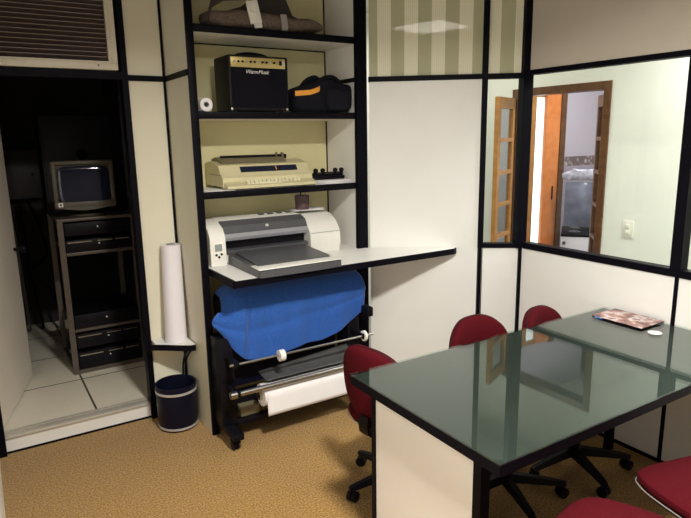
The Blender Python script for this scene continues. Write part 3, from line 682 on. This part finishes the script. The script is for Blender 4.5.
# media roll
roll = thing('media_roll', 'white paper media roll hanging at the bottom of the plotter stand', 'paper roll', (0, 0, 0))
m = MB(); A_ = [m.ring((x, 2.865, 0.275), (1, 0, 0), r, 32) for x, r in ((1.215, 0.063), (1.825, 0.063), (1.825, 0.026), (1.215, 0.026))]
for i in range(4): m.bridge(A_[i], A_[(i + 1) % 4])
m.build('paper', PAPER, roll)
m = MB(); A_ = [m.ring((x, 2.865, 0.275), (1, 0, 0), r, 20) for x, r in ((1.20, 0.0255), (1.832, 0.0255), (1.832, 0.018), (1.20, 0.018))]
for i in range(4): m.bridge(A_[i], A_[(i + 1) % 4])
m.build('core', STEEL, roll)
P = []
for i in range(13):
    t = i / 12
    a = PI / 2 + t * 1.5
    y = 2.865 + 0.0655 * math.cos(a) if t < 0.99 else 0
    row = []
    for j in range(21):
        s_ = j / 20
        if i < 8:
            aa = PI / 2 + (i / 7) * (PI / 2); yy = 2.865 + 0.0655 * math.cos(aa); zz = 0.275 + 0.0655 * math.sin(aa)
        else:
            q = (i - 7) / 5; yy = 2.865 - 0.0655 - 0.004 * q; zz = 0.275 - q * (0.103 + 0.0 * s_)
        row.append((1.225 + 0.59 * s_, yy - 0.001, zz))
    P.append(row)
MB().grid(P).build('loose_sheet', PAPER, roll, solid=0.001)

# blue cloth draped over the plotter body
def cloth():
    NX, NT = 72, 44
    x0, x1 = 1.078, 1.988
    P = []
    for j in range(NT + 1):
        t = j / NT
        row = []
        for i in range(NX + 1):
            s_ = i / NX
            x = x0 + (x1 - x0) * s_
            # hem height along the front: lowest left of the middle, rising to the right end
            zb = 0.495 - 0.040 * math.exp(-((s_ - 0.24) / 0.16) ** 2) + 0.17 * max(0, (s_ - 0.62) / 0.38) ** 1.5 + 0.15 * max(0, (0.10 - s_) / 0.10) ** 2
            if t < 0.30:                                      # top, back to front
                q = t / 0.30; y = 3.12 - 0.10 * q; z = 0.872 - 0.005 * q
            elif t < 0.50:                                    # rounded shoulder
                q = (t - 0.30) / 0.20; a = q * PI / 2; y = 3.02 - 0.115 * math.sin(a); z = 0.867 - 0.10 * (1 - math.cos(a))
            else:
                q = (t - 0.50) / 0.50; zt = 0.767; z = zt + (zb - zt) * q; y = 2.905 + 0.015 * q
            w_ = 0.0
            if t > 0.35:
                g = min(1, (t - 0.35) / 0.4)
                w_ = g * (0.007 * math.sin(s_ * 17 + 1.3) + 0.004 * math.sin(s_ * 41 + 2 * t) + 0.018 * math.exp(-((s_ - 0.12 + 0.05 * t) / 0.022) ** 2) + 0.012 * math.exp(-((s_ - 0.05 - 0.06 * t) / 0.016) ** 2) + 0.009 * math.exp(-((s_ - 0.93 - 0.02 * t) / 0.025) ** 2) - 0.016 * math.exp(-((s_ - 0.17 + 0.07 * t) / 0.022) ** 2))
                w_ += -0.012 * math.exp(-((t - 0.72 + 0.10 * s_) / 0.05) ** 2) * g * 0.6
            y -= w_
            # the two ends wrap down round the sides
            e = 0.0
            if s_ < 0.07: e = ((0.07 - s_) / 0.07)
            if s_ > 0.94: e = ((s_ - 0.94) / 0.06)
            if e:
                y += 0.055 * e * e * (1 if t > 0.3 else 0.3); z -= (0.05 * e * e if t < 0.5 else 0.0)
                g2 = max(0.0, min(1.0, (t - 0.28) / 0.42)); g2 = g2 * g2 * (3 - 2 * g2)
                if s_ < 0.5: x -= (0.085 * g2 - 0.05 * max(0, t - 0.78) / 0.22) * e
            row.append((x, y, z))
        P.append(row)
    return MB().grid(P)
cl = cloth().build('blue_cloth', BLUE, solid=0.003)
tag(cl, 'blue cloth draped over the plotter under the countertop', 'cloth')
sd = cl.modifiers.new('Subdivision', 'SUBSURF'); sd.levels = 1; sd.render_levels = 1

# ================================================================== CORNER SHELF, ROLL, BIN
cs = thing('corner_shelf', 'small black-edged white corner shelf holding the tall white roll', 'corner shelf', (0, 0, 0))
cpo = [(0.793, 3.492), (0.793, 3.385), (0.84, 3.350), (0.90, 3.300), (0.955, 3.262), (0.985, 3.258), (0.989, 3.275), (0.989, 3.492)]
MB().prism(cpo, 0.472, 0.500).build('board', WHITE, cs)
m = MB(); edge = [(0.758, 3.400), (0.793, 3.382), (0.84, 3.346), (0.90, 3.296), (0.955, 3.256), (0.986, 3.252)]
m.strip([(x, y, 0.486) for x, y in edge], 0.034, 0.008, (0, 0, 1)); m.build('edge_band', BLACKEDGE, cs)
m = MB(); m.tube([(0.972, 3.275, 0.474), (0.972, 3.44, 0.33), (0.975, 3.478, 0.05)], 0.006, 8); m.tube([(0.955, 3.29, 0.474), (0.957, 3.44, 0.33), (0.962, 3.478, 0.05)], 0.006, 8); m.build('support_rod', BLACKPL, cs)
vr = thing('vinyl_roll', 'tall white roll standing upright on the corner shelf', 'roll', (0.915, 3.395, 0.5015))
m = MB(); tp_ = (0.022, 0.045, 0.575)
A_ = []
for c, r in (((0, 0, 0), 0.062), (tp_, 0.056), (tp_, 0.026), ((0.020, 0.041, 0.53), 0.026)): A_.append(m.ring(c, (0.0, 0.0, 1), r, 36))
for i in range(3): m.bridge(A_[i], A_[i + 1])
m.bm.faces.new(A_[0][::-1]); m.bm.faces.new(A_[3]); m.build('vinyl', ROLLP, vr)
m = MB(); A_ = [m.ring((0.022, 0.045, z_), (0, 0, 1), r, 24) for z_, r in ((0.54, 0.0255), (0.579, 0.0255), (0.579, 0.021), (0.54, 0.021))]
for i in range(4): m.bridge(A_[i], A_[(i + 1) % 4])
m.build('core', TAGGREY, vr)
bn = thing('waste_bin', 'round dark navy waste bin with chrome bands under the corner shelf', 'waste bin', (0.872, 3.325, 0.0))
MB().lathe([(0.108, 0.001), (0.113, 0.012), (0.118, 0.272), (0.115, 0.274), (0.111, 0.270), (0.106, 0.02)], n=40).build('body', NAVYBIN, bn)
def hoop(z0, z1, r0, r1, nm):
    m = MB(); A_ = [m.ring((0, 0, z_), (0, 0, 1), r, 40) for z_, r in ((z0, r0), (z1, r1), (z1, r1 + 0.003), (z0, r0 + 0.003))]
    for i in range(4): m.bridge(A_[i], A_[(i + 1) % 4])
    return m.build(nm, CHROME, bn)
hoop(0.228, 0.242, 0.1173, 0.1176, 'upper_band'); hoop(0.014, 0.026, 0.1132, 0.1135, 'lower_band')

# ================================================================== TABLE
TZ = 0.753
tbl = thing('meeting_table', 'long glass-topped meeting table with black edges against the right wall', 'table', (0, 0, 0))
TX0, TX1, TY0, TY1 = 1.181, 2.818, 1.075, 1.875
B(TX0 + 0.006, TX1, TY0 + 0.006, TY1 - 0.006, TZ - 0.030, TZ - 0.0085).build('table_board', TABLETOP, tbl)
m = MB(); m.box(TX0, TX0 + 0.035, TY0, TY1, TZ - 0.044, TZ - 0.031); m.box(TX0 + 0.035, TX1, TY0, TY0 + 0.035, TZ - 0.044, TZ - 0.031); m.box(TX0 + 0.035, TX1, TY1 - 0.035, TY1, TZ - 0.044, TZ - 0.031)
m.box(TX0, TX0 + 0.0055, TY0, TY1, TZ - 0.031, TZ - 0.0085); m.box(TX0 + 0.006, TX1, TY0, TY0 + 0.0055, TZ - 0.031, TZ - 0.0085); m.box(TX0 + 0.006, TX1, TY1 - 0.0055, TY1, TZ - 0.031, TZ - 0.0085)
m.build('edge_frame', BLACKEDGE, tbl)
B(TX0, TX1, TY0, TY1, TZ - 0.008, TZ).build('glass_top', TABLEGLASS, tbl, smooth=False)
B(1.222, 1.246, 1.215, 1.755, 0.03, TZ - 0.0445).build('end_panel', WHITE, tbl)
m = MB(); m.box(1.214, 1.254, 1.180, 1.2145, 0.0, TZ - 0.0445); m.box(1.214, 1.254, 1.7555, 1.775, 0.0, TZ - 0.0445); m.box(1.214, 1.254, 1.2145, 1.7555, 0.0, 0.0295)
m.build('leg_frame', BLACKEDGE, tbl)
m = MB(); m.box(2.72, 2.76, 1.20, 1.235, 0.0, TZ - 0.0445); m.box(2.72, 2.76, 1.72, 1.755, 0.0, TZ - 0.0445); m.box(2.72, 2.76, 1.235, 1.72, TZ - 0.10, TZ - 0.0445)
m.build('leg_frame', BLACKEDGE, tbl)
B(1.256, 2.718, 1.46, 1.50, TZ - 0.14, TZ - 0.0445).build('under_beam', BLACKEDGE, tbl)
gm = MB().lathe([(0.030, 0.0), (0.031, 0.002), (0.024, 0.003), (0.0, 0.002)], (2.622, 1.474, TZ + 0.0003), 32, caps=False); gm.build('cable_grommet', WHITEPL, tbl)
# magazine
mg = thing('magazine', 'glossy magazine with a pinkish photo cover on the far end of the table', 'magazine', (2.708, 1.668, TZ + 0.001))
B(-0.098, 0.098, -0.132, 0.132, 0.0, 0.0065).build('pages', BLACKPL, mg)
B(-0.10, 0.10, -0.135, 0.135, 0.0066, 0.0075).build('cover', COVER, mg)
B(-0.1015, -0.0985, 0.075, 0.115, 0.001, 0.006).build('spine_print', BLUEPR, mg)

# ================================================================== CHAIRS
def make_chair(loc, rotz, label):
    t = thing('swivel_chair', label, 'chair', loc, rotz, 'red swivel chairs around the table')
    def seatf(p):
        return Vector((p.x, p.y, p.z - (0.030 * max(0, (p.y - 0.12) / 0.11) ** 2) + 0.010 * (p.x / 0.23) ** 2))
    MB().cushion((0, 0.0, 0.445), (0.230, 0.220, 0.036), 0.6, 0.66, 44, 16, f=seatf).build('seat', RED, t)
    MB().cushion((0, 0.0, 0.418), (0.220, 0.210, 0.018), 0.4, 0.66, 40, 8, f=seatf).build('seat_shell', BLACKPL, t)
    m = MB(); ring = []
    for i in range(49):
        u = 2 * PI * i / 48; sg = lambda v: math.copysign(abs(v) ** 0.66, v)
        ring.append(seatf(Vector((0.232 * sg(math.cos(u)), 0.222 * sg(math.sin(u)), 0))) + Vector((0, 0, 0.428)))
    m.tube(ring, 0.0024, 6, 1); m.build('edge_trim', TRIMGL, t)
    tb_ = Matrix.Rotation(math.radians(6), 4, 'X')
    def backf(p): return Vector((p.x * (1.0 - 0.06 * max(0, p.z / 0.17)), p.y + 0.05 * (p.x / 0.19) ** 2, p.z))
    bk = MB(); Mx = Matrix.Rotation(-PI / 2, 4, 'X')
    bk.cushion((0, -0.225, 0.645), (0.190, 0.178, 0.040), 0.55, 0.82, 44, 14, f=lambda p: tb_ @ backf(Mx @ p)); bk.build('backrest', RED, t)
    rim = []
    for i in range(49):
        u = 2 * PI * i / 48; sg = lambda v: math.copysign(abs(v) ** 0.82, v)
        rim.append((tb_ @ backf(Mx @ Vector((0.190 * sg(math.cos(u)), 0.178 * sg(math.sin(u)), 0.0)))) + Vector((0, -0.225, 0.645)))
    MB().tube(rim, 0.0035, 6, 1).build('back_rim', BURGUNDY, t)
    m = MB(); m.strip([(0, -0.05, 0.395), (0, -0.17, 0.392), (0, -0.225, 0.40), (0, -0.252, 0.425), (0, -0.258, 0.46), (0, -0.250, 0.50)], 0.055, 0.014, (1, 0, 0)); m.build('back_stem', BLACKPL, t)
    MB().lathe([(0.060, 0.385), (0.060, 0.400), (0.028, 0.384), (0.028, 0.24), (0.036, 0.235), (0.036, 0.085), (0.030, 0.075)], n=20).build('gas_column', BLACKPL, t)
    m = MB(); m.tube([(0.05, 0.02, 0.388), (0.16, 0.03, 0.385), (0.235, 0.03, 0.380)], 0.006, 8); m.cushion((0.245, 0.03, 0.380), (0.022, 0.012, 0.008), 0.8, 0.8, 14, 8); m.build('height_lever', BLACKPL, t)
    bs = MB(); bs.lathe([(0.045, 0.070), (0.048, 0.105), (0.037, 0.115)], n=20)
    for k in range(5):
        a = 2 * PI * k / 5 + PI / 2
        c_, s_ = math.cos(a), math.sin(a)
        prev = None
        Rr = []
        for d, hw, z0, z1 in ((0.035, 0.026, 0.072, 0.112), (0.15, 0.022, 0.068, 0.100), (0.27, 0.017, 0.060, 0.080), (0.285, 0.012, 0.062, 0.076)):
            Rr.append([bs.bm.verts.new((c_ * d - s_ * w_, s_ * d + c_ * w_, zz)) for w_, zz in ((-hw, z0), (hw, z0), (hw * 0.6, z1), (-hw * 0.6, z1))])
        for i in range(3): bs.bridge(Rr[i], Rr[i + 1])
        bs.bm.faces.new(Rr[0][::-1]); bs.bm.faces.new(Rr[-1])
    base = bs.build('star_base', BLACKPL, t)
    for k in range(5):
        a = 2 * PI * k / 5 + PI / 2; x, y = 0.268 * math.cos(a), 0.268 * math.sin(a); tx, ty = -math.sin(a + 0.5), math.cos(a + 0.5)
        m = MB()
        for sgn in (-1, 1): m.cyl((x + tx * sgn * 0.005, y + ty * sgn * 0.005, 0.0265), (x + tx * sgn * 0.021, y + ty * sgn * 0.021, 0.0265), 0.026, n=18)
        m.cyl((x, y, 0.03), (x, y, 0.065), 0.007, n=8)
        m.build('caster', BLACKPL, base)
    return t
def lower(ch, dz, base_turn=0.0):                      # gas lift a little lower, base turned on its own
    for p in ch.children:
        if p.name.startswith('star_base'): p.rotation_euler = (0, 0, base_turn)
        elif not p.name.startswith('gas_column'): p.location.z -= dz
c1 = make_chair((1.962, 1.76, 0), math.radians(180), 'middle red swivel chair pushed in along the far side of the table')
c2 = dup(c1, (1.598, 2.082, 0), math.radians(12 - 90), 'red swivel chair turned sideways behind the free left corner of the table'); lower(c2, 0.045, math.radians(19)); lower(c1, 0.0, math.radians(-21))
c3 = dup(c1, (2.43, 1.735, 0), math.radians(180 + 12), 'red swivel chair pushed in nearest the window corner'); lower(c3, 0.02, math.radians(39))
c4 = dup(c1, (2.05, 0.88, 0), math.radians(-14), 'red swivel chair at the near side of table, rightmost at photo edge'); lower(c4, -0.012)
c5 = dup(c1, (1.51, 0.885, 0), math.radians(22), 'red swivel chair at the near side of table, at the bottom edge of photo')

# ================================================================== ROOMS BEYOND THE GLASS
X2 = 4.0
struct('floor_side_room', B(2.10, X2 + 0.1, -0.60, 4.70, -0.06, 0.0), KFLOOR) if False else None
struct('floor_side_room', MB().prism([(2.885, -0.6), (4.0, -0.6), (4.0, 4.6), (2.16, 4.6), (2.16, 3.08), (2.885, 2.52)], -0.06, 0.0), KFLOOR)
struct('ceiling_side_room', MB().prism([(2.885, -0.6), (4.0, -0.6), (4.0, 4.6), (2.16, 4.6), (2.16, 3.08), (2.885, 2.52)], CH, CH + 0.05), CEILM)
w = MB(); w.box(X2, X2 + 0.10, -0.60, 2.782, 0, CH); w.box(X2, X2 + 0.10, 3.60, 4.65, 0, CH); w.box(X2, X2 + 0.10, 2.782, 3.60, 1.995, CH)
struct('wall_side_room', w, ROOMW)
struct('wall_side_left', B(2.16, 4.0, 4.60, 4.65, 0, CH), ROOMW)
struct('wall_side_near', B(2.885, 4.0, -0.65, -0.60, 0, CH), ROOMW)
# wooden door frame
m = MB(); m.box(X2 - 0.015, X2 + 0.11, 2.727, 2.782, 0.0, 2.045); m.box(X2 - 0.015, X2 + 0.11, 3.60, 3.655, 0.0, 2.045); m.box(X2 - 0.015, X2 + 0.11, 2.782, 3.60, 1.985, 2.045)
struct('trim_door_frame', m, WOODDK)
def leaf(name, wid, wood, loc, ang, hgt=1.93, rows=5, z0=0.03):
    """glazed leaf: stiles, rails, a column of panes; local x runs along the leaf"""
    m = MB(); st_ = 0.055; th = 0.018
    m.box(0, st_, -th, th, z0, hgt); m.box(wid - st_, wid, -th, th, z0, hgt)
    zs = [z0 + 0.0] + [0.55 + (hgt - 0.07 - 0.55) * i / rows for i in range(rows + 1)]
    m.box(st_, wid - st_, -th, th, z0, 0.55)
    for i in range(rows + 1):
        zc = 0.55 + (hgt - 0.09 - 0.55) * i / rows
        m.box(st_, wid - st_, -th, th, zc, zc + (0.03 if i < rows else 0.09))
    o = m.build(name, wood, None, loc, ang); o['kind'] = 'structure'
    B(st_, wid - st_, -0.003, 0.003, 0.55, hgt - 0.05).build('panes', DOORGLASS, o)
    return o
leaf('door_2', 0.40, WOODMD, (3.970, 3.625, 0), math.radians(204), hgt=1.97)
leaf('door_3', 0.44, WOODDK, (4.125, 2.822, 0), math.radians(44), hgt=1.97)
# kitchen
KY = 4.15
struct('floor_kitchen', B(4.1, 6.6, 1.8, 4.2, -0.06, 0.0), KFLOOR)
struct('ceiling_kitchen', B(4.1, 6.6, 1.8, 4.2, 2.70, 2.75), CEILM)
w = MB(); w.box(4.10, 4.80, KY, KY + 0.02, 0, 2.70); w.box(5.03, 6.6, KY, KY + 0.02, 0, 2.70); w.box(4.80, 5.03, KY, KY + 0.02, 2.05, 2.70); w.box(4.80, 5.03, KY, KY + 0.02, 0, 0.05)
struct('wall_kitchen', w, KITCHEN)
struct('wall_kitchen_right', B(6.6, 6.65, 1.8, 4.23, 0, 2.70), ROOMW)
struct('wall_kitchen_near', B(4.1, 6.6, 1.75, 1.8, 0, 2.70), ROOMW)
m = MB(); m.box(4.745, 4.855, KY - 0.02, KY - 0.002, 0.05, 2.08); m.box(4.855, 5.03, KY - 0.02, KY - 0.002, 2.03, 2.08)
struct('window_5', m, WOODMD)
sh_ = MB(); sh_.box(0, 0.20, -0.02, 0.02, 0.06, 2.06, bev=0.003)
shut = sh_.build('door_4', WOODOR, None, (4.958, KY - 0.045, 0), math.radians(-3)); shut['kind'] = 'structure'
m = MB(); m.box(0.201, 0.275, -0.03, 0.03, 0.06, 2.08); m.build('edge_stile', WOODDK, shut)
B(0.12, 0.135, -0.03, -0.021, 1.0, 1.14, bev=0.002).build('door_handle', BLACKPL, shut)
# stove with its lid up
sv = thing('stove', 'white stove with raised glass lid seen through the window and wooden doorway', 'stove', (4.645, 3.595, 0), math.radians(-53))
B(0, 0.46, 0, 0.55, 0.04, 0.72, bev=0.006).build('body', STOVEW, sv)
B(0, 0.46, -0.005, 0.55, 0.7205, 0.742, bev=0.004).build('cooktop', BLACKPL, sv)
for x in (0.12, 0.34):
    for y in (0.14, 0.40): MB().lathe([(0.055, 0.7425), (0.055, 0.752), (0.03, 0.760), (0.0, 0.760)], (x, y, 0), 20, caps=False).build('burner', PRGREY, sv)
B(0.01, 0.45, 0.535, 0.548, 0.745, 1.19, bev=0.004).build('lid', STOVEGL, sv)
for x in (0.03, 0.43): MB().cyl((x, -0.02, 0.66), (x, 0.0, 0.66), 0.016, n=14).build('knob', PRGREY, sv)
for x in (0.04, 0.42):
    for y in (0.04, 0.51): MB().cyl((x, y, 0.0), (x, y, 0.041), 0.018, n=10).build('foot', BLACKPL, sv)
wr = MB().cushion((0, 0, 0), (0.245, 0.024, 0.05), 0.6, 0.4, 36, 12, f=lambda p: Vector((p.x, p.y, p.z + 0.014 * math.sin(p.x * 40) + 0.008 * math.sin(p.x * 90 + 1))))
wp = Matrix.Translation((4.645, 3.595, 0)) @ Matrix.Rotation(math.radians(-53), 4, 'Z') @ Vector((0.215, 0.5415, 1.262))
tag(wr.build('plastic_wrap', BAGPL, None, wp, math.radians(-53)), 'crumpled lilac plastic wrap hung over the raised stove lid', 'plastic wrap')
sw = thing('light_switch', 'ivory two-gang light switch plate on the pale wall beyond the window', 'light switch', (X2 - 0.001, 2.515, 0.985))
B(-0.008, 0.0, -0.042, 0.042, -0.06, 0.06, bev=0.002).build('plate', SWITCH, sw)
for z_ in (-0.022, 0.022): B(-0.014, -0.0085, -0.016, 0.016, z_ - 0.014, z_ + 0.014, bev=0.002).build('rocker', WHITEPL, sw)
